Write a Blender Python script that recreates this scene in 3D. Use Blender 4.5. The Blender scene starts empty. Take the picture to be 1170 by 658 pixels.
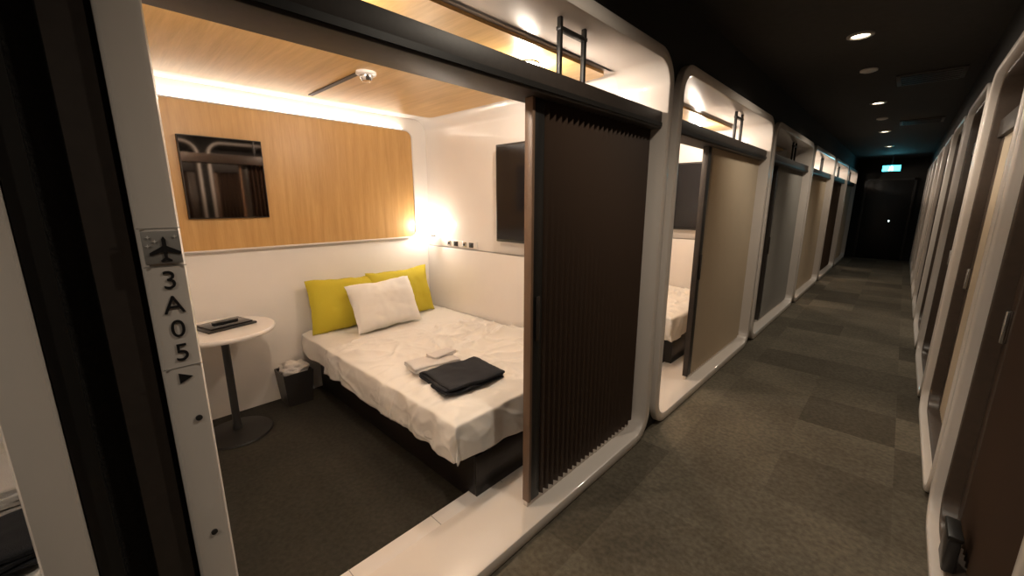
import bpy, bmesh, math, random
from mathutils import Vector, Matrix, noise
random.seed(4)
scene=bpy.context.scene
col=scene.collection
scene.view_settings.view_transform='Standard'
scene.view_settings.look='None'
scene.view_settings.exposure=0.6

# ---------------------------------------------------------------- materials
def mat(name,color,rough=0.6,metal=0.0,emit=None,es=0,noise_scale=None,noise_amt=0.15,bump=0.0,bump_scale=80,stretch=(1,1,1),coat=0,spec=0.5):
    m=bpy.data.materials.new(name); m.use_nodes=True
    nt=m.node_tree; b=nt.nodes['Principled BSDF']
    b.inputs['Base Color'].default_value=(*color,1)
    b.inputs['Roughness'].default_value=rough
    b.inputs['Metallic'].default_value=metal
    b.inputs['Coat Weight'].default_value=coat
    b.inputs['Specular IOR Level'].default_value=spec
    if emit:
        b.inputs['Emission Color'].default_value=(*emit,1); b.inputs['Emission Strength'].default_value=es
    tc=nt.nodes.new('ShaderNodeTexCoord'); mp=nt.nodes.new('ShaderNodeMapping')
    mp.inputs['Scale'].default_value=stretch
    nt.links.new(tc.outputs['Object'],mp.inputs['Vector'])
    n=nt.nodes.new('ShaderNodeTexNoise'); n.inputs['Scale'].default_value=noise_scale or 6
    n.inputs['Detail'].default_value=5
    nt.links.new(mp.outputs[0],n.inputs['Vector'])
    a=noise_amt if noise_scale else 0.03
    mx=nt.nodes.new('ShaderNodeMix'); mx.data_type='RGBA'
    mx.inputs[6].default_value=(*[c*(1-a) for c in color],1)
    mx.inputs[7].default_value=(*[min(1,c*(1+a)) for c in color],1)
    nt.links.new(n.outputs['Fac'],mx.inputs[0]); nt.links.new(mx.outputs[2],b.inputs['Base Color'])
    if bump>0:
        n2=nt.nodes.new('ShaderNodeTexNoise'); n2.inputs['Scale'].default_value=bump_scale
        n2.inputs['Detail'].default_value=3
        nt.links.new(mp.outputs[0],n2.inputs['Vector'])
        bp=nt.nodes.new('ShaderNodeBump'); bp.inputs['Strength'].default_value=bump; bp.inputs['Distance'].default_value=0.01
        nt.links.new(n2.outputs['Fac'],bp.inputs['Height']); nt.links.new(bp.outputs[0],b.inputs['Normal'])
    return m

def wood(name,c1,c2,axis):
    m=bpy.data.materials.new(name); m.use_nodes=True
    nt=m.node_tree; b=nt.nodes['Principled BSDF']; b.inputs['Roughness'].default_value=0.38
    tc=nt.nodes.new('ShaderNodeTexCoord'); mp=nt.nodes.new('ShaderNodeMapping')
    s=[14,14,14]; s[axis]=0.9
    mp.inputs['Scale'].default_value=s
    nt.links.new(tc.outputs['Object'],mp.inputs['Vector'])
    n=nt.nodes.new('ShaderNodeTexNoise'); n.inputs['Scale'].default_value=1.6; n.inputs['Detail'].default_value=8; n.inputs['Roughness'].default_value=0.6
    n.inputs['Distortion'].default_value=0.4
    nt.links.new(mp.outputs[0],n.inputs['Vector'])
    n2=nt.nodes.new('ShaderNodeTexNoise'); n2.inputs['Scale'].default_value=12; n2.inputs['Detail'].default_value=4
    nt.links.new(mp.outputs[0],n2.inputs['Vector'])
    ad=nt.nodes.new('ShaderNodeMath'); ad.operation='MULTIPLY_ADD'; ad.inputs[1].default_value=0.35
    nt.links.new(n2.outputs['Fac'],ad.inputs[0]); nt.links.new(n.outputs['Fac'],ad.inputs[2])
    r=nt.nodes.new('ShaderNodeValToRGB'); r.color_ramp.elements[0].position=0.4; r.color_ramp.elements[1].position=0.95
    r.color_ramp.elements[0].color=(*c1,1); r.color_ramp.elements[1].color=(*c2,1)
    nt.links.new(ad.outputs[0],r.inputs[0]); nt.links.new(r.outputs[0],b.inputs['Base Color'])
    return m

def carpet(name,c1,c2,k=2.0):
    m=bpy.data.materials.new(name); m.use_nodes=True
    nt=m.node_tree; b=nt.nodes['Principled BSDF']; b.inputs['Roughness'].default_value=0.9
    b.inputs['Specular IOR Level'].default_value=0.25
    tc=nt.nodes.new('ShaderNodeTexCoord')
    sc=nt.nodes.new('ShaderNodeVectorMath'); sc.operation='MULTIPLY'; sc.inputs[1].default_value=(k,k,0)
    fl=nt.nodes.new('ShaderNodeVectorMath'); fl.operation='FLOOR'
    wn=nt.nodes.new('ShaderNodeTexWhiteNoise'); wn.noise_dimensions='2D'
    nt.links.new(tc.outputs['Object'],sc.inputs[0]); nt.links.new(sc.outputs[0],fl.inputs[0]); nt.links.new(fl.outputs[0],wn.inputs['Vector'])
    r=nt.nodes.new('ShaderNodeValToRGB')
    r.color_ramp.elements[0].color=(*c1,1); r.color_ramp.elements[1].color=(*c2,1)
    nt.links.new(wn.outputs['Value'],r.inputs[0])
    n=nt.nodes.new('ShaderNodeTexNoise'); n.inputs['Scale'].default_value=45; n.inputs['Detail'].default_value=6
    nt.links.new(tc.outputs['Object'],n.inputs['Vector'])
    mr=nt.nodes.new('ShaderNodeMapRange'); mr.inputs[1].default_value=0.3; mr.inputs[2].default_value=0.7; mr.inputs[3].default_value=0.75; mr.inputs[4].default_value=1.25
    nt.links.new(n.outputs['Fac'],mr.inputs[0])
    # broad random mottling, lighter and darker
    n4=nt.nodes.new('ShaderNodeTexNoise'); n4.inputs['Scale'].default_value=1.6; n4.inputs['Detail'].default_value=3
    nt.links.new(tc.outputs['Object'],n4.inputs['Vector'])
    mr4=nt.nodes.new('ShaderNodeMapRange'); mr4.inputs[1].default_value=0.3; mr4.inputs[2].default_value=0.7; mr4.inputs[3].default_value=0.78; mr4.inputs[4].default_value=1.22
    nt.links.new(n4.outputs['Fac'],mr4.inputs[0])
    mm=nt.nodes.new('ShaderNodeMath'); mm.operation='MULTIPLY'
    nt.links.new(mr.outputs[0],mm.inputs[0]); nt.links.new(mr4.outputs[0],mm.inputs[1])
    mx=nt.nodes.new('ShaderNodeMix'); mx.data_type='RGBA'; mx.blend_type='MULTIPLY'; mx.inputs[0].default_value=1.0
    nt.links.new(r.outputs[0],mx.inputs[6]); nt.links.new(mm.outputs[0],mx.inputs[7])
    nt.links.new(mx.outputs[2],b.inputs['Base Color'])
    n3=nt.nodes.new('ShaderNodeTexNoise'); n3.inputs['Scale'].default_value=220
    nt.links.new(tc.outputs['Object'],n3.inputs['Vector'])
    bp=nt.nodes.new('ShaderNodeBump'); bp.inputs['Strength'].default_value=0.5; bp.inputs['Distance'].default_value=0.004
    nt.links.new(n3.outputs['Fac'],bp.inputs['Height']); nt.links.new(bp.outputs[0],b.inputs['Normal'])
    return m

M={}
M['white']=mat('gloss_white_panel',(0.82,0.77,0.73),0.22,coat=0.3)
M['frame']=mat('frame_white',(0.76,0.69,0.63),0.28,coat=0.4)
M['plaster']=mat('warm_white_wall',(0.84,0.79,0.74),0.4)
M['wood_wall']=wood('oak_wall',(0.46,0.25,0.080),(0.64,0.385,0.150),2)
M['wood_ceil']=wood('oak_ceiling',(0.52,0.30,0.095),(0.74,0.47,0.18),0)
M['carpet']=carpet('carpet_tiles',(0.084,0.072,0.053),(0.162,0.140,0.104))
M['carpet_room']=carpet('carpet_cabin',(0.030,0.027,0.021),(0.036,0.032,0.025))
M['black']=mat('black_satin',(0.012,0.011,0.010),0.4)
M['blackmat']=mat('black_matte',(0.016,0.014,0.012),0.8,noise_scale=120,noise_amt=0.5,bump=0.4,bump_scale=150)
M['brownblack']=mat('brown_black',(0.035,0.026,0.021),0.5,noise_scale=40,noise_amt=0.3)
M['jamb']=mat('brown_jamb',(0.075,0.052,0.038),0.35,noise_scale=30,noise_amt=0.25)
M['ceil']=mat('dark_ceiling',(0.03,0.026,0.022),0.8,noise_scale=20,noise_amt=0.4)
M['door_dark']=mat('pleat_dark_brown',(0.060,0.035,0.022),0.5)
M['door_beige']=mat('pleat_beige',(0.55,0.45,0.33),0.6)
M['door_grey']=mat('pleat_grey',(0.36,0.34,0.31),0.6)
M['door_edge']=mat('door_edge_brown',(0.17,0.10,0.06),0.45)
M['base']=mat('bed_base_black',(0.017,0.013,0.011),0.35)
M['sheet']=mat('white_sheet',(0.82,0.78,0.73),0.85,bump=0.15,bump_scale=300)
M['green']=mat('mustard_fabric',(0.56,0.455,0.03),0.85,bump=0.3,bump_scale=260)
M['towel']=mat('white_towel',(0.76,0.71,0.68),0.95,bump=0.6,bump_scale=400)
M['navy']=mat('black_cloth',(0.012,0.013,0.018),0.9,bump=0.4,bump_scale=300)
M['screen']=mat('tv_screen',(0.008,0.008,0.010),0.12)
M['mirror']=mat('tinted_mirror_glass',(0.34,0.29,0.26),0.04,metal=1.0)
M['chrome']=mat('chrome',(0.6,0.6,0.6),0.2,metal=1.0)
M['lampglass']=mat('lamp_glass',(1,0.9,0.8),0.5,emit=(1,0.93,0.82),es=16)
M['led']=mat('cove_led',(1,0.9,0.8),0.5,emit=(1,0.89,0.76),es=11)
M['down']=mat('downlight_lens',(1,0.9,0.8),0.5,emit=(1,0.85,0.62),es=6)
M['exit']=mat('exit_sign_face',(0.1,0.8,0.7),0.4,emit=(0.05,0.6,0.75),es=5)
M['exitw']=mat('exit_sign_white',(0.9,1,1),0.4,emit=(0.7,1,1),es=12)
M['grey']=mat('icon_grey',(0.33,0.31,0.29),0.4)
M['ink']=mat('ink_black',(0.012,0.011,0.012),0.5)
M['plastic']=mat('dark_plastic',(0.03,0.028,0.027),0.35)

# ---------------------------------------------------------------- helpers
def link(o,parent=None):
    col.objects.link(o)
    if parent: o.parent=parent
    return o
def mobj(name,verts,faces,m,parent=None,smooth=False,loc=None):
    me=bpy.data.meshes.new(name); me.from_pydata([tuple(v) for v in verts],[],faces)
    bm=bmesh.new(); bm.from_mesh(me); bmesh.ops.recalc_face_normals(bm,faces=bm.faces); bm.to_mesh(me); bm.free()
    if m: me.materials.append(m)
    if smooth:
        me.shade_smooth(); me.set_sharp_from_angle(angle=0.7)
    o=bpy.data.objects.new(name,me); link(o,parent)
    if loc: o.location=loc
    return o
def empty(name,loc=(0,0,0)):
    e=bpy.data.objects.new(name,None); e.empty_display_size=0.1; e.location=loc; col.objects.link(e); return e
def box(name,x0,x1,y0,y1,z0,z1,m,parent=None,bevel=0.0,segs=2,rot=None):
    cx,cy,cz=(x0+x1)/2,(y0+y1)/2,(z0+z1)/2
    bm=bmesh.new(); bmesh.ops.create_cube(bm,size=1)
    bmesh.ops.scale(bm,vec=(abs(x1-x0),abs(y1-y0),abs(z1-z0)),verts=bm.verts)
    if bevel>0: bmesh.ops.bevel(bm,geom=list(bm.edges),offset=bevel,segments=segs,affect='EDGES',profile=0.5)
    me=bpy.data.meshes.new(name); bm.to_mesh(me); bm.free(); me.materials.append(m)
    if bevel>0: me.shade_smooth(); me.set_sharp_from_angle(angle=0.7)
    o=bpy.data.objects.new(name,me); o.location=(cx,cy,cz)
    if rot: o.rotation_euler=rot
    return link(o,parent)
def lathe(name,prof,m,loc,parent=None,n=48,rot=None):
    vs=[];fs=[]
    for r,z in prof:
        for i in range(n):
            a=2*math.pi*i/n; vs.append((r*math.cos(a),r*math.sin(a),z))
    k=len(prof)
    for j in range(k-1):
        for i in range(n):
            fs.append((j*n+i,j*n+(i+1)%n,(j+1)*n+(i+1)%n,(j+1)*n+i))
    fs.append(tuple(range(n))); fs.append(tuple((k-1)*n+i for i in range(n)))
    o=mobj(name,vs,fs,m,parent,True,loc)
    if rot: o.rotation_euler=rot
    return o
def rrect(y0,y1,z0,z1,r,seg=10):
    pts=[]
    for cy,cz,a0 in ((y1-r,z1-r,0),(y0+r,z1-r,90),(y0+r,z0+r,180),(y1-r,z0+r,270)):
        for i in range(seg+1):
            a=math.radians(a0+90*i/seg); pts.append((cy+r*math.cos(a),cz+r*math.sin(a)))
    return pts
def ring(name,y0,y1,z0,z1,r,w,x0,x1,m,parent=None):
    O=rrect(y0,y1,z0,z1,r); I=rrect(y0+w,y1-w,z0+w,z1-w,max(r-w,0.02)); n=len(O)
    s=1 if x1>x0 else -1; c=0.012
    def inset(P,Q,t): return [(p[0]+(q[0]-p[0])*t,p[1]+(q[1]-p[1])*t) for p,q in zip(P,Q)]
    loops=[([x1]*n,O),([x0+s*c]*n,O),([x0+s*c*0.3]*n,inset(O,I,0.06)),([x0]*n,inset(O,I,0.2)),([x0]*n,inset(O,I,0.8)),([x0+s*c*0.3]*n,inset(O,I,0.94)),([x0+s*c]*n,I),([x1]*n,I)]
    vs=[];fs=[]
    for xs,P in loops:
        for x,p in zip(xs,P): vs.append((x,p[0],p[1]))
    L=len(loops)
    for j in range(L):
        k=(j+1)%L
        for i in range(n): fs.append((j*n+i,j*n+(i+1)%n,k*n+(i+1)%n,k*n+i))
    return mobj(name,vs,fs,m,parent,True)
def slab_yz(name,y0,y1,z0,z1,r,x0,x1,m,parent=None):
    P=rrect(y0,y1,z0,z1,r); n=len(P)
    vs=[(x0,*p) for p in P]+[(x1,*p) for p in P]
    fs=[tuple(range(n)),tuple(range(n,2*n))]+[(i,(i+1)%n,n+(i+1)%n,n+i) for i in range(n)]
    return mobj(name,vs,fs,m,parent)
def slab_xy(name,x0,x1,y0,y1,r,z0,z1,m,parent=None):
    P=rrect(x0,x1,y0,y1,r); n=len(P)
    vs=[(*p,z0) for p in P]+[(*p,z1) for p in P]
    fs=[tuple(range(n)),tuple(range(n,2*n))]+[(i,(i+1)%n,n+(i+1)%n,n+i) for i in range(n)]
    return mobj(name,vs,fs,m,parent)
def holed_wall(name,Y0,Y1,Z0,Z1,holes,x0,x1,m):
    cu=bpy.data.curves.new('tmp','CURVE'); cu.dimensions='2D'; cu.fill_mode='BOTH'; cu.extrude=abs(x1-x0)/2
    def sp(P):
        s=cu.splines.new('POLY'); s.points.add(len(P)-1)
        for q,p in zip(s.points,P): q.co=(p[0],p[1],0,1)
        s.use_cyclic_u=True
    sp([(Y0,Z0),(Y1,Z0),(Y1,Z1),(Y0,Z1)])
    for h in holes: sp(rrect(*h))
    ob=bpy.data.objects.new('tmp',cu); col.objects.link(ob)
    bpy.context.view_layer.update()
    me=bpy.data.meshes.new_from_object(ob.evaluated_get(bpy.context.evaluated_depsgraph_get()))
    bpy.data.objects.remove(ob)
    xc=(x0+x1)/2
    for v in me.vertices: v.co=(xc+v.co.z,v.co.x,v.co.y)
    me.materials.clear(); me.materials.append(m); me.name=name
    o=bpy.data.objects.new(name,me); return link(o)
def u_shell(name,y0,y1,zt,r,t,x0,x1,m,parent=None):
    def prof(y0,y1,zt,r):
        P=[(y1,0.0)]
        for i in range(11):
            a=math.radians(90*i/10); P.append((y1-r+r*math.cos(a),zt-r+r*math.sin(a)))
        for i in range(11):
            a=math.radians(90+90*i/10); P.append((y0+r+r*math.cos(a),zt-r+r*math.sin(a)))
        P.append((y0,0.0)); return P
    I=prof(y0,y1,zt,r); O=prof(y0-t,y1+t,zt+t,r+t); n=len(I)
    vs=[(x,*p) for x,P in ((x0,I),(x1,I),(x1,O),(x0,O)) for p in P]; fs=[]
    for j in range(4):
        k=(j+1)%4
        for i in range(n-1): fs.append((j*n+i,j*n+i+1,k*n+i+1,k*n+i))
    return mobj(name,vs,fs,m,parent,True)
def pleats(name,x,y0,y1,z0,z1,m,amp=0.021,pitch=0.042,parent=None,th=0.005):
    n=max(2,int(round((y1-y0)/pitch))*2); vs=[];fs=[]
    xs=[];ys=[]
    for i in range(n+1):
        ys.append(y0+(y1-y0)*i/n); xs.append(x+(amp if i%2 else -amp))
    for dz in (z0,z1):
        for off in (th,-th):
            for a,b in zip(xs,ys): vs.append((a+off,b,dz))
    N=n+1
    for i in range(n):
        fs.append((i,i+1,2*N+i+1,2*N+i)); fs.append((N+i,N+i+1,3*N+i+1,3*N+i))
        fs.append((i,i+1,N+i+1,N+i)); fs.append((2*N+i,2*N+i+1,3*N+i+1,3*N+i))
    fs.append((0,N,3*N,2*N)); fs.append((n,N+n,3*N+n,2*N+n))
    return mobj(name,vs,fs,m,parent)
def plight(name,loc,e,color=(1,0.8,0.6),r=0.05,kind='POINT',parent=None,angle=120,rot=None):
    l=bpy.data.lights.new(name,kind); l.energy=e; l.color=color; l.shadow_soft_size=r
    if kind=='SPOT': l.spot_size=math.radians(angle); l.spot_blend=0.8
    o=bpy.data.objects.new(name,l); o.location=loc
    if rot: o.rotation_euler=rot
    return link(o,parent)

# ---------------------------------------------------------------- camera (hand-held, in the aisle)
cam=bpy.data.cameras.new('camera'); co=bpy.data.objects.new('camera',cam); col.objects.link(co)
cam.sensor_width=36; cam.lens=36*462/1170; cam.clip_start=0.02
co.location=(0,0,1.5)
co.rotation_euler=(math.radians(90-11.98),0,math.radians(43.6))
scene.camera=co

# ---------------------------------------------------------------- building shell
Y0,Y1=-4.0,14.7; H=2.6
FX=-1.01; RX=0.285; PITCH=2.38; W=2.30; TOP=2.29
floor=box('floor',-3.6,2.2,Y0,Y1,-0.1,0.0,M['carpet'])
floor.data.transform(Matrix.Translation((0.13,0.07,0)))
floor.location.x-=0.13; floor.location.y-=0.07
box('ceiling',-3.6,2.2,Y0,Y1,H,H+0.1,M['ceil'])
box('wall_far',-3.6,2.2,Y1,Y1+0.1,0,H,M['blackmat'])
box('wall_near',-3.6,2.2,Y0-0.1,Y0,0,H,M['blackmat'])
lefts=[-2.38]+[0.065+PITCH*k for k in range(6)]
holes=[(y+0.01,y+W-0.01,0.01,TOP-0.01,0.17) for y in lefts]
holed_wall('wall_left',Y0,Y1,0,H,holes,-1.10,-1.05,M['blackmat'])
RW=1.39; RP=1.47
rights=[-0.21+RP*k for k in range(10)]
holed_wall('wall_right',Y0,Y1,0,H,[(y+0.01,y+RW-0.01,0.01,TOP-0.01,0.17) for y in rights],0.31,0.35,M['blackmat'])
box('wall_back',-3.6,-3.5,Y0,Y1,0,H,M['blackmat'])
box('wall_side',2.1,2.2,Y0,Y1,0,H,M['blackmat'])

# ---------------------------------------------------------------- soft goods
def fbm(x,y,z,s): return noise.fractal(Vector((x*s,y*s,z*s)),1.0,2.0,4)
def pillow(name,w,h,t,m,center,theta,seed=0,yaw=0.0,roll=0.0):
    n=36; vs=[];idx={}
    def P(i,j,side):
        u=-1+2*i/n; v=-1+2*j/n
        th=max(0,(1-abs(u)**3.2)*(1-abs(v)**3.2))**0.5*t/2
        x=u*w/2*(1-0.05*(1-v*v)); y=v*h/2*(1-0.07*(1-u*u))
        f=fbm(x+seed,y,side*2.0,5.0)
        th*=1+0.26*f
        return (x+0.010*f,y+0.016*fbm(x,y+seed,1,6),side*th)
    fs=[]
    for side in (1,-1):
        for i in range(n+1):
            for j in range(n+1):
                edge=i in(0,n) or j in(0,n)
                if side==-1 and edge: idx[(side,i,j)]=idx[(1,i,j)]; continue
                idx[(side,i,j)]=len(vs); vs.append(P(i,j,side))
        for i in range(n):
            for j in range(n): fs.append((idx[(side,i,j)],idx[(side,i+1,j)],idx[(side,i+1,j+1)],idx[(side,i,j+1)]))
    o=mobj(name,vs,fs,m,None,True)
    o.data.shade_smooth()
    c,s=math.cos(theta),math.sin(theta)
    R=Matrix(((0,-c,s),(1,0,0),(0,s,c))).to_4x4()
    o.matrix_world=Matrix.Translation(center)@Matrix.Rotation(yaw,4,'Z')@R@Matrix.Rotation(roll,4,'Z')
    return o
def drape(name,m,x_head,x_foot,y_near,y_far,ztop,hang_y,hang_x,amp,seed,lift=0.0,parent=None,skew=0.0,bunch=0.0):
    nx,ny=190,150
    Lx=(x_foot-x_head)+hang_x; Ly=(y_far-y_near)+hang_y
    vs=[]
    for i in range(nx+1):
        for j in range(ny+1):
            s=i/nx*Lx; t=j/ny*Ly-hang_y
            xx=x_head+s
            if skew:
                w=1-i/nx
                xx+=w*(skew*(t/(y_far-y_near))+0.05*math.sin(t*9+seed)+0.03*math.sin(t*21))
            yy=y_near+t
            ox=max(0,xx-x_foot); oy=max(0,-t)
            x=min(xx,x_foot); y=max(yy,y_near)
            wx=xx+0.25*noise.noise(Vector((xx*1.7,yy*1.7,seed))); wy=yy+0.25*noise.noise(Vector((xx*1.7+9,yy*1.7,seed)))
            r1=1-abs(noise.noise(Vector((wx*2.4+seed,wy*3.2,0.3))))*4.4
            r2=1-abs(noise.noise(Vector((wx*5+wy*3+seed,wy*4-wx*2,1.7))))*5.0
            r3=1-abs(noise.noise(Vector((wx*11-wy*4+seed,wy*9+wx*4,4.7))))*4.6
            w1=fbm(xx+seed,yy,0,2.0)
            loc=1.0
            if bunch:
                g=math.exp(-(((xx+1.90)/0.45)**2+((yy-(y_near+0.95))/0.26)**2)); loc=1+bunch*g
            d=amp*loc*(0.45*w1+0.8*max(0,r1)**1.6+0.6*max(0,r2)**1.6+0.3*max(0,r3)**1.6)
            if ox<=0 and oy<=0:
                e=max(min(1,min(x_foot-xx,yy-y_near)/0.06),0); z=ztop+lift+d*(0.3+0.7*e)-0.012*(1-e)**2
            else:
                o=max(ox,oy); q=min(o/0.03,1)
                fold=0.011*math.sin((xx if oy>=ox else yy)*18+3.5*noise.noise(Vector((xx*3,yy*3,seed))))*min(1,o/0.12)
                out=0.022*math.sin(q*math.pi/2)+fold+0.014*min(1,o/0.1)+0.5*d*min(1,o/0.05)
                if oy>=ox: y=y_near-out
                if ox>=oy: x=x_foot+out
                if ox>0 and oy>0:
                    x=x_foot+out*(ox/o); y=y_near-out*(oy/o)
                hem=1+0.18*noise.noise(Vector((xx*2.5,yy*2.5,seed+5)))
                z=ztop+lift-0.012-(o-0.02*q)*hem+0.2*d*(1-q)
            vs.append((x,y,z))
    fs=[]
    for i in range(nx):
        for j in range(ny):
            a=i*(ny+1)+j; fs.append((a,a+1,a+ny+2,a+ny+1))
    ob=mobj(name,vs,fs,m,parent,False); ob.data.shade_smooth()
    so=ob.modifiers.new('thickness','SOLIDIFY'); so.thickness=0.006; so.offset=-1
    return ob
def folded(name,cx,cy,z,w,l,layers,lh,m,rz,seed=0):
    e=empty(name,(cx,cy,z)); e.rotation_euler=(0,0,rz)
    for k in range(layers):
        bm=bmesh.new(); bmesh.ops.create_cube(bm,size=1)
        bmesh.ops.scale(bm,vec=(w-0.006*k,l-0.008*k,lh),verts=bm.verts)
        bmesh.ops.subdivide_edges(bm,edges=list(bm.edges),cuts=18,use_grid_fill=True)
        for v in bm.verts:
            x,y,zz=v.co
            ex=1-min(1,(w/2-abs(x))/0.02); ey=1-min(1,(l/2-abs(y))/0.02)
            v.co.z=zz*(1-0.5*max(ex,ey)**2)+0.010*fbm(x+seed+k*.1,y,k*.1,7)
            v.co.x+=0.012*fbm(y,seed+k,0,8); v.co.y+=0.012*fbm(x,seed-k,2,8)
        me=bpy.data.meshes.new('fold'); bm.to_mesh(me); bm.free(); me.materials.append(m); me.shade_smooth()
        o=bpy.data.objects.new('fold_layer_%d'%(k+1),me); link(o,e)
        o.location=(random.uniform(-.006,.006),random.uniform(-.006,.006),lh*(k+0.5)*0.92); o.rotation_euler=(0,0,random.uniform(-.04,.04))
    return e

def bed_set(oy,pillows=True):
    b=empty('bed',(0,oy,0))
    box('plinth',-3.27,-1.37,1.10,2.20,0.0,0.29,M['base'],b,0.006)
    box('plinth_foot_trim',-1.37,-1.355,1.10,2.20,0.02,0.27,M['base'],b,0.003)
    box('mattress',-3.27,-1.385,1.01,2.205,0.29,0.50,M['sheet'],b,0.03,4)
    drape('fitted_sheet',M['sheet'],-3.27,-1.39,1.01,2.205,0.508,0.17,0.0,0.006,3.3+oy,parent=b)
    drape('duvet_cover',M['sheet'],-2.80,-1.365,1.00,2.175,0.516,0.22,0.22,0.022,7.7+oy,0.002,parent=b,skew=0.26,bunch=2.6)
    if pillows:
        pillow('mustard_pillow',0.60,0.42,0.13,M['green'],(-3.145,1.375+oy-0.06,0.705),math.radians(76),2+oy,0,-0.03)
        pillow('mustard_pillow',0.60,0.43,0.13,M['green'],(-3.125,1.86+oy-0.06,0.715),math.radians(75),6+oy,0,0.03)
        pillow('white_pillow',0.57,0.40,0.16,M['sheet'],(-2.93,1.585+oy-0.06,0.70),math.radians(62),5+oy,0.03)
    return b

# ---------------------------------------------------------------- left cabins
def cabin(oy,door,dm,lit=1.0,furn=True,shell='white'):
    c=empty('sleeping_cabin',(0,oy,0))
    ring('outer_frame',0,W,0.0,TOP,0.18,0.065,FX,-1.32,M['frame'],c)
    box('cabin_carpet',-3.30,-1.42,0.065,W-0.065,0.0,0.006,M['carpet_room'],c)
    box('inner_sill_tile',-1.42,-1.30,0.065,W-0.065,0.0,0.045,M['white'],c,0.004)
    for k in range(1,6):
        box('sill_joint_%d'%k,-1.421,-1.30,0.065+k*0.4,0.068+k*0.4,0.001,0.0462,M['grey'],c)
    u_shell('interior_shell',0.06,W-0.06,2.225,0.12,0.018,-1.30,-3.32,M[shell],c)
    box('rear_wall',-3.34,-3.30,0.045,W-0.045,0,2.24,M['plaster'],c)
    slab_yz('oak_wall_panel',0.15,2.06,1.19,2.11,0.06,-3.262,-3.30,M['wood_wall'],c)
    ring('oak_panel_rim',0.14,2.07,1.18,2.12,0.07,0.012,-3.252,-3.30,M['white'],c)
    slab_xy('oak_ceiling_panel',-3.06,-1.335,0.16,2.13,0.06,2.205,2.22,M['wood_ceil'],c)
    box('ceiling_slot',-3.0,-2.30,1.105,1.135,2.200,2.208,M['brownblack'],c)
    box('lintel_beam',-1.20,-1.045,0.06,W-0.06,1.90,1.99,M['brownblack'],c,0.004)
    box('lintel_track_lip',-1.045,-1.038,0.07,W-0.07,1.91,1.93,M['black'],c)
    for y in (1.375,1.545):
        box('hanger_rod',-1.115,-1.095,y-0.008,y+0.008,1.98,2.225,M['black'],c,0.002)
    box('hanger_bridge',-1.118,-1.092,1.365,1.555,2.175,2.19,M['black'],c,0.002)
    box('side_ledge',-3.3,-1.32,W-0.085,W-0.06,0.0,1.09,M[shell],c,0.004)
    box('side_ledge_grey_line',-3.29,-1.33,W-0.070,W-0.061,1.09,1.098,M['grey'],c)  # thin grey strip along the ledge top
    if shell=='white':
        sock=empty('power_outlet_panel',(0,oy,0))
        box('plate',-3.10,-2.60,W-0.072,W-0.058,1.105,1.165,M['plaster'],sock,0.003)
        for k,x in enumerate((-2.98,-2.88,-2.76,-2.67)):
            box('socket_%d'%k,x-0.028,x+0.028,W-0.078,W-0.070,1.113,1.157,M['plastic'] if k%2 else M['chrome'],sock,0.003)
            box('socket_slot_%d'%k,x-0.012,x+0.012,W-0.081,W-0.076,1.125,1.145,M['ink'],sock,0.001)
    if door:
        d=empty('pleated_sliding_door',(0,oy,0)); a,b=door; X=-1.12
        box('edge_strip',X-0.02,X+0.022,a,a+0.016,0.09,1.93,M['door_edge'] if oy==lefts[1] else M['brownblack'],d,0.003)
        box('stile',X-0.018,X+0.018,a+0.016,a+0.08,0.09,1.93,M['black'],d,0.003)
        pleats('pleated_panel',X,a+0.08,b,0.092,1.93,dm,parent=d)
        box('bottom_runner',X-0.012,X+0.012,a,b,0.064,0.092,M['frame'],d,0.002)
        box('pull_handle',X+0.018,X+0.03,a+0.032,a+0.056,0.9,1.1,M['brownblack'],d,0.004)
    if furn:
        tv=empty('wall_television',(0,oy,0)); yb=W-0.06
        box('wall_mount',-1.95,-1.65,yb-0.05,yb,1.45,1.7,M['plastic'],tv)
        box('tv_body',-2.285,-1.32,yb-0.085,yb-0.045,1.20,1.92,M['plastic'],tv,0.006)
        box('tv_screen',-2.27,-1.335,yb-0.088,yb-0.083,1.22,1.905,M['screen'],tv)
        mi=empty('wall_mirror',(0,oy,0))
        box('frame',-3.262,-3.236,0.40,0.855,1.395,1.905,M['brownblack'],mi,0.004)
        box('glass',-3.237,-3.230,0.407,0.848,1.402,1.898,M['mirror'],mi)
        la=empty('reading_lamp',(0,oy,0))
        lathe('glass_shade',[(0.02,0),(0.032,0.004),(0.034,0.02),(0.034,0.12),(0.03,0.128),(0.01,0.13)],M['lampglass'],(-3.13,W-0.13,1.21),la,24)
        lathe('lamp_cap',[(0.03,0),(0.036,0.003),(0.036,0.018),(0.02,0.02)],M['chrome'],(-3.13,W-0.13,1.192),la,24)
        box('bracket',-3.14,-3.12,W-0.13,W-0.055,1.19,1.205,M['chrome'],la,0.002)
        bed_set(oy)
        if lit>0: plight('reading_lamp_light',(-3.13,W-0.175,1.28),3.2*lit,(1,0.91,0.79),0.03,parent=la)
        t=empty('round_side_table',(-2.98,oy+0.44,0))
        lathe('table_top',[(0.25,0.695),(0.278,0.70),(0.285,0.71),(0.285,0.722),(0.28,0.728),(0.0,0.729)],M['white'],(0,0,0),t,64)
        lathe('pedestal',[(0.03,0.02),(0.028,0.05),(0.022,0.09),(0.022,0.66),(0.05,0.69),(0.09,0.697)],M['plastic'],(0,0,0),t,32)
        lathe('base_disc',[(0.19,0.006),(0.2,0.012),(0.195,0.02),(0.10,0.03),(0.03,0.044)],M['black'],(0,0,0),t,48)
    if lit>0:
        cl=empty('cove_light',(0,oy,0))
        box('led_strip',-3.295,-3.275,0.25,1.98,2.121,2.127,M['led'],cl)
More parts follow.
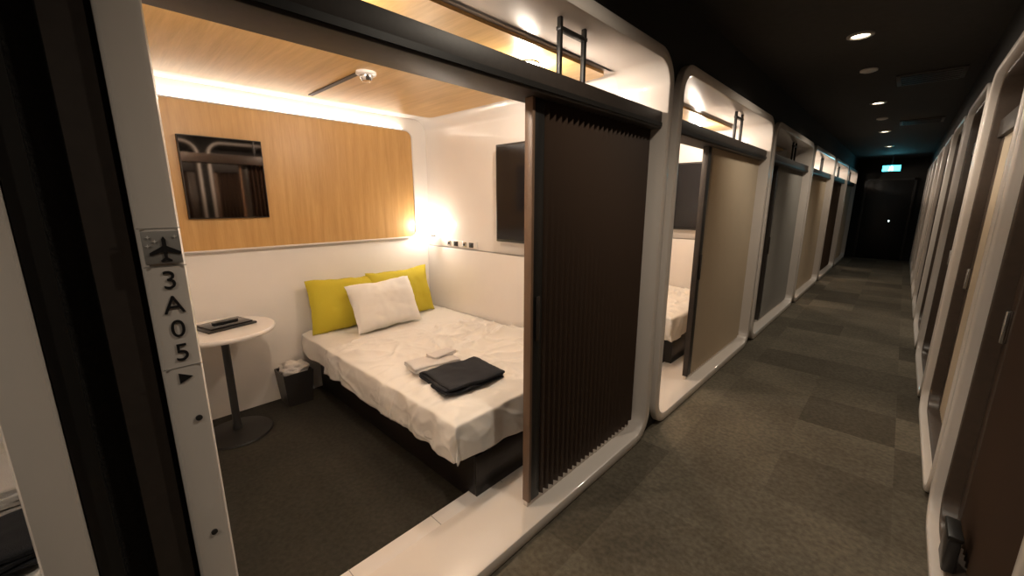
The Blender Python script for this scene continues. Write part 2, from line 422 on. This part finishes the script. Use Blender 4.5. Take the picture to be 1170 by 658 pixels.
    for y in (0.55,1.65):  # added fill lights behind the lintel, out of view, to brighten the cabin
        dl=empty('added_fill_light',(-1.52,oy+y,2.203))
        lathe('trim_ring',[(0.055,0),(0.055,-0.006),(0.042,-0.008),(0.04,-0.003)],M['white'],(0,0,0),dl,32)
        lathe('lens',[(0.039,-0.004),(0.03,-0.006),(0.001,-0.006)],M['down'] if lit>0 else M['plastic'],(0,0,0),dl,32)
        if lit>0: plight('ceiling_light',(0,0,-0.05),16*lit,(1,0.87,0.73),0.045,parent=dl)
    return c

cabin(lefts[0],(0.08,0.95),M['door_dark'],0.35,shell='brownblack')
cabin(lefts[1],(1.205,2.232),M['door_dark'],1.0)
cabin(lefts[2],(0.80,2.232),M['door_beige'],1.0)
cabin(lefts[3],(0.68,2.232),M['door_grey'],0.0,False)
cabin(lefts[4],(0.5,2.232),M['door_beige'],1.0,False)
cabin(lefts[5],(0.7,2.232),M['door_dark'],0.8,False)
cabin(lefts[6],(0.5,2.232),M['door_beige'],0.6,False)

# sprinkler on oak ceiling
sd=empty('ceiling_sprinkler',(-2.27,1.21,2.205))
lathe('base_plate',[(0.055,0),(0.055,-0.012),(0.045,-0.018)],M['white'],(0,0,0),sd,32)
lathe('sprinkler_head',[(0.036,-0.018),(0.036,-0.03),(0.026,-0.046),(0.005,-0.05)],M['chrome'],(0,0,0),sd,32)

# items on table, bin
tb=empty('tablet_folder',(-3.02,0.53,0.729)); tb.rotation_euler=(0,0,0.25)
box('folder',-0.10,0.10,-0.14,0.14,0,0.014,M['plastic'],tb,0.003)
box('tablet',-0.09,0.09,-0.12,0.12,0.014,0.024,M['screen'],tb,0.003)
box('remote',-0.02,0.02,-0.07,0.07,0.024,0.038,M['black'],tb,0.004)
bn=empty('waste_bin',(-3.185,0.94,0.006))
def frustum(name,b,t,h,z,m,parent,wall=0.008):
    vs=[];
    for s,zz in ((b,z),(t,z+h),(t-wall,z+h),(b-wall,z+0.01)):
        vs+=[(-s,-s,zz),(s,-s,zz),(s,s,zz),(-s,s,zz)]
    fs=[(0,1,2,3),(12,13,14,15)]
    for j in range(3):
        for i in range(4): fs.append((j*4+i,j*4+(i+1)%4,(j+1)*4+(i+1)%4,(j+1)*4+i))
    return mobj(name,vs,fs,m,parent)
frustum('bin_body',0.085,0.105,0.255,0,M['plastic'],bn)
bag=bmesh.new(); bmesh.ops.create_icosphere(bag,subdivisions=4,radius=0.09)
for v in bag.verts:
    f=fbm(v.co.x,v.co.y,v.co.z,16); v.co*=1+0.3*f; v.co.z=v.co.z*0.6
me=bpy.data.meshes.new('bag'); bag.to_mesh(me); bag.free(); me.materials.append(M['towel']); me.shade_smooth()
o=bpy.data.objects.new('crumpled_liner',me); link(o,bn); o.location=(0,0,0.26)

# towels and clothes on beds
folded('folded_black_pajamas',-1.645,1.33,0.545,0.30,0.37,3,0.014,M['navy'],-0.12,1)
folded('folded_white_towel',-1.92,1.33,0.545,0.17,0.30,2,0.016,M['towel'],-0.15,2)
folded('folded_white_towel',-1.96,1.42,0.572,0.10,0.17,2,0.012,M['towel'],0.1,3)
folded('folded_white_towel',-2.05,-0.32,0.545,0.34,0.30,4,0.022,M['towel'],0.1,4)
folded('folded_black_pajamas',-1.68,-0.36,0.550,0.26,0.36,3,0.016,M['navy'],0.05,5)

# ---------------------------------------------------------------- number sign on first post
sg=empty('cabin_number_sign',(FX,0.0975,0))
box('icon_plate',0.0,0.004,-0.028,0.028,1.385,1.447,M['grey'],sg,0.002)
def yzpoly(name,P,x,m,parent,th=0.0015):
    n=len(P); vs=[(x,a,b) for a,b in P]+[(x+th,a,b) for a,b in P]
    return mobj(name,vs,[tuple(range(n)),tuple(range(n,2*n))]+[(i,(i+1)%n,n+(i+1)%n,n+i) for i in range(n)],m,parent)
pl=[(0,0.024),(0.003,0.018),(0.003,0.006),(0.022,-0.006),(0.022,-0.011),(0.003,-0.005),(0.002,-0.016),(0.008,-0.021),(0.008,-0.024),(0,-0.022),(-0.008,-0.024),(-0.008,-0.021),(-0.002,-0.016),(-0.003,-0.005),(-0.022,-0.011),(-0.022,-0.006),(-0.003,0.006),(-0.003,0.018)]
yzpoly('aeroplane',[(a*1.05+0.003,b*1.0+1.413) for a,b in pl],0.0042,M['ink'],sg)
for k,(a,b) in enumerate(((-0.019,1.436),(-0.010,1.428),(-0.021,1.42),(0.02,1.436))):
    yzpoly('star_%d'%k,[(a,b+.004),(a+.001,b+.001),(a+.004,b),(a+.001,b-.001),(a,b-.004),(a-.001,b-.001),(a-.004,b),(a-.001,b+.001)],0.0042,M['white'],sg)
for ch,z in (('3',1.351),('A',1.302),('0',1.253),('5',1.204)):
    cu=bpy.data.curves.new('glyph','FONT'); cu.body=ch; cu.size=0.050; cu.extrude=0.0008; cu.align_x='CENTER'; cu.align_y='CENTER'
    cu.materials.append(M['ink']); t=bpy.data.objects.new('digit_'+ch,cu); link(t,sg)
    t.location=(0.0012,0.002,z); t.rotation_euler=(math.pi/2,0,math.pi/2)
yzpoly('arrow',[(-0.010,1.163),(0.012,1.152),(-0.010,1.141)],0.0005,M['ink'],sg)
for k,z in enumerate((1.452,1.38,1.175)):
    box('seam_%d'%k,-0.001,0.0006,-0.032,0.032,z-0.0008,z+0.0008,M['grey'],sg)
for k,(y,z) in enumerate(((0.01,1.058),(0.002,0.783))):
    lathe('bolt_%d'%k,[(0.006,0),(0.006,0.003),(0.003,0.004),(0.0005,0.004)],M['plastic'],(0,y,z),sg,16,(0,math.pi/2,0))
box('trim_1',-1.05,-1.03,0.0,0.055,0,H,M['brownblack'])
box('trim_2',-1.05,-1.025,-0.078,-0.045,0,H,M['black'])

# ---------------------------------------------------------------- right cabins
rm=[M['door_dark'],M['door_dark'],M['door_beige'],M['door_dark'],M['door_grey'],M['door_dark'],M['door_beige'],M['door_dark'],M['door_dark'],M['door_grey']]
for k,y in enumerate(rights):
    c=empty('sleeping_cabin',(0,y,0))
    ring('outer_frame',0,RW,0.0,TOP,0.18,0.034,RX,0.325,M['frame'],c)
    ring('inner_jamb',0.004,RW-0.004,0.004,TOP-0.004,0.176,0.045,0.325,0.60,M['jamb'],c)
    box('lintel_beam',0.36,0.50,0.05,RW-0.05,1.895,2.005,M['brownblack'],c,0.004)
    box('interior_back',0.90,0.93,0.0,RW,0,TOP,M['brownblack'],c)
    box('interior_side',0.60,0.90,-0.02,0.0,0,TOP,M['brownblack'],c)
    box('interior_top',0.60,0.90,0.0,RW,TOP-0.05,TOP,M['brownblack'],c)
    d=empty('pleated_sliding_door',(0,y,0))
    pleats('pleated_panel',0.40,0.10,RW-0.15,0.06,1.93,rm[k],parent=d,amp=0.012)
    box('stile',0.38,0.42,RW-0.15,RW-0.052,0.06,1.93,M['jamb'],d,0.004)
    box('edge_stile',0.38,0.42,0.052,0.10,0.06,1.93,M['door_edge'],d,0.004)
    box('pull_handle',0.360,0.382,RW-0.125,RW-0.085,0.93,1.07,M['chrome'],d,0.006)
lb=empty('luggage_lock_box',(0.333,2.25,0.042))
box('lock_body',-0.02,0.02,-0.07,0.07,0,0.15,M['plastic'],lb,0.01)
box('lock_lid',-0.023,0.022,-0.075,0.075,0.15,0.17,M['black'],lb,0.006)

# ---------------------------------------------------------------- corridor ceiling fittings
for k,(x,y,e) in enumerate(((-0.38,-1.2,26),(-0.38,1.3,28),(-0.38,3.8,32),(-0.385,6.4,30),(-0.40,9.0,24),(-0.40,11.4,10))):
    dl=empty('corridor_downlight',(x,y,H))
    lathe('trim_ring',[(0.075,0),(0.075,-0.008),(0.055,-0.012),(0.05,-0.004)],M['grey'],(0,0,0),dl,32)
    lathe('lens',[(0.049,-0.004),(0.03,-0.007),(0.001,-0.007)],M['down'],(0,0,0),dl,32)
    plight('ceiling_light',(0,0,-0.03),e,(1,0.87,0.70),0.04,'SPOT',dl,150)
for y in (4.8,7.6):  # small corridor ceiling lamps, modelled unlit
    s=empty('small_ceiling_lamp',(-0.386,y,H)); lathe('lamp_cover',[(0.06,0),(0.06,-0.012),(0.04,-0.02),(0.001,-0.022)],M['plaster'],(0,0,0),s,32)
for y in (2.2,5.4,8.2):
    v=empty('air_vent',(0.0,y,H))
    box('vent_frame',-0.22,0.22,-0.22,0.22,-0.012,0,M['brownblack'],v,0.003)
    for i in range(6): box('louver_%d'%i,-0.19,0.19,-0.17+i*0.065,-0.15+i*0.065,-0.02,-0.012,M['plastic'],v)
ex=empty('exit_sign',(-0.36,13.5,2.29))
box('housing',-0.17,0.17,0.0,0.05,-0.075,0.075,M['plastic'],ex,0.005)
box('lit_face',-0.16,0.16,-0.006,0.0,-0.065,0.065,M['exit'],ex)
yz=[(-0.05,-0.05),(-0.02,0.0),(-0.03,0.03),(0.0,0.045),(0.03,0.03),(0.01,0.01),(0.03,-0.05),(0.01,-0.05),(-0.005,-0.015),(-0.03,-0.05)]
vs=[(a,-0.008,b) for a,b in yz]; mobj('running_figure',vs,[tuple(range(len(vs)))],M['exitw'],ex)
box('hanger',-0.01,0.01,0.015,0.035,0.075,0.31,M['plastic'],ex)
plight('exit_glow',(0,-0.12,0),0.9,(0.2,0.7,1.0),0.05,parent=ex)
dr=empty('door_1',(-0.36,14.7,0))
box('leaf',-0.45,0.45,-0.05,-0.01,0.0,2.05,M['black'],dr,0.005)
box('frame_left',-0.5,-0.45,-0.07,0,0,2.1,M['black'],dr); box('frame_right',0.45,0.5,-0.07,0,0,2.1,M['black'],dr); box('frame_top',-0.5,0.5,-0.07,0,2.05,2.1,M['black'],dr)
box('indicator',0.1,0.115,-0.056,-0.05,1.0,1.03,M['exitw'],dr)

# world: faint interior ambience
w=bpy.data.worlds.new('world'); scene.world=w; w.use_nodes=True
w.node_tree.nodes['Background'].inputs[0].default_value=(0.02,0.018,0.015,1)
w.node_tree.nodes['Background'].inputs[1].default_value=0.5
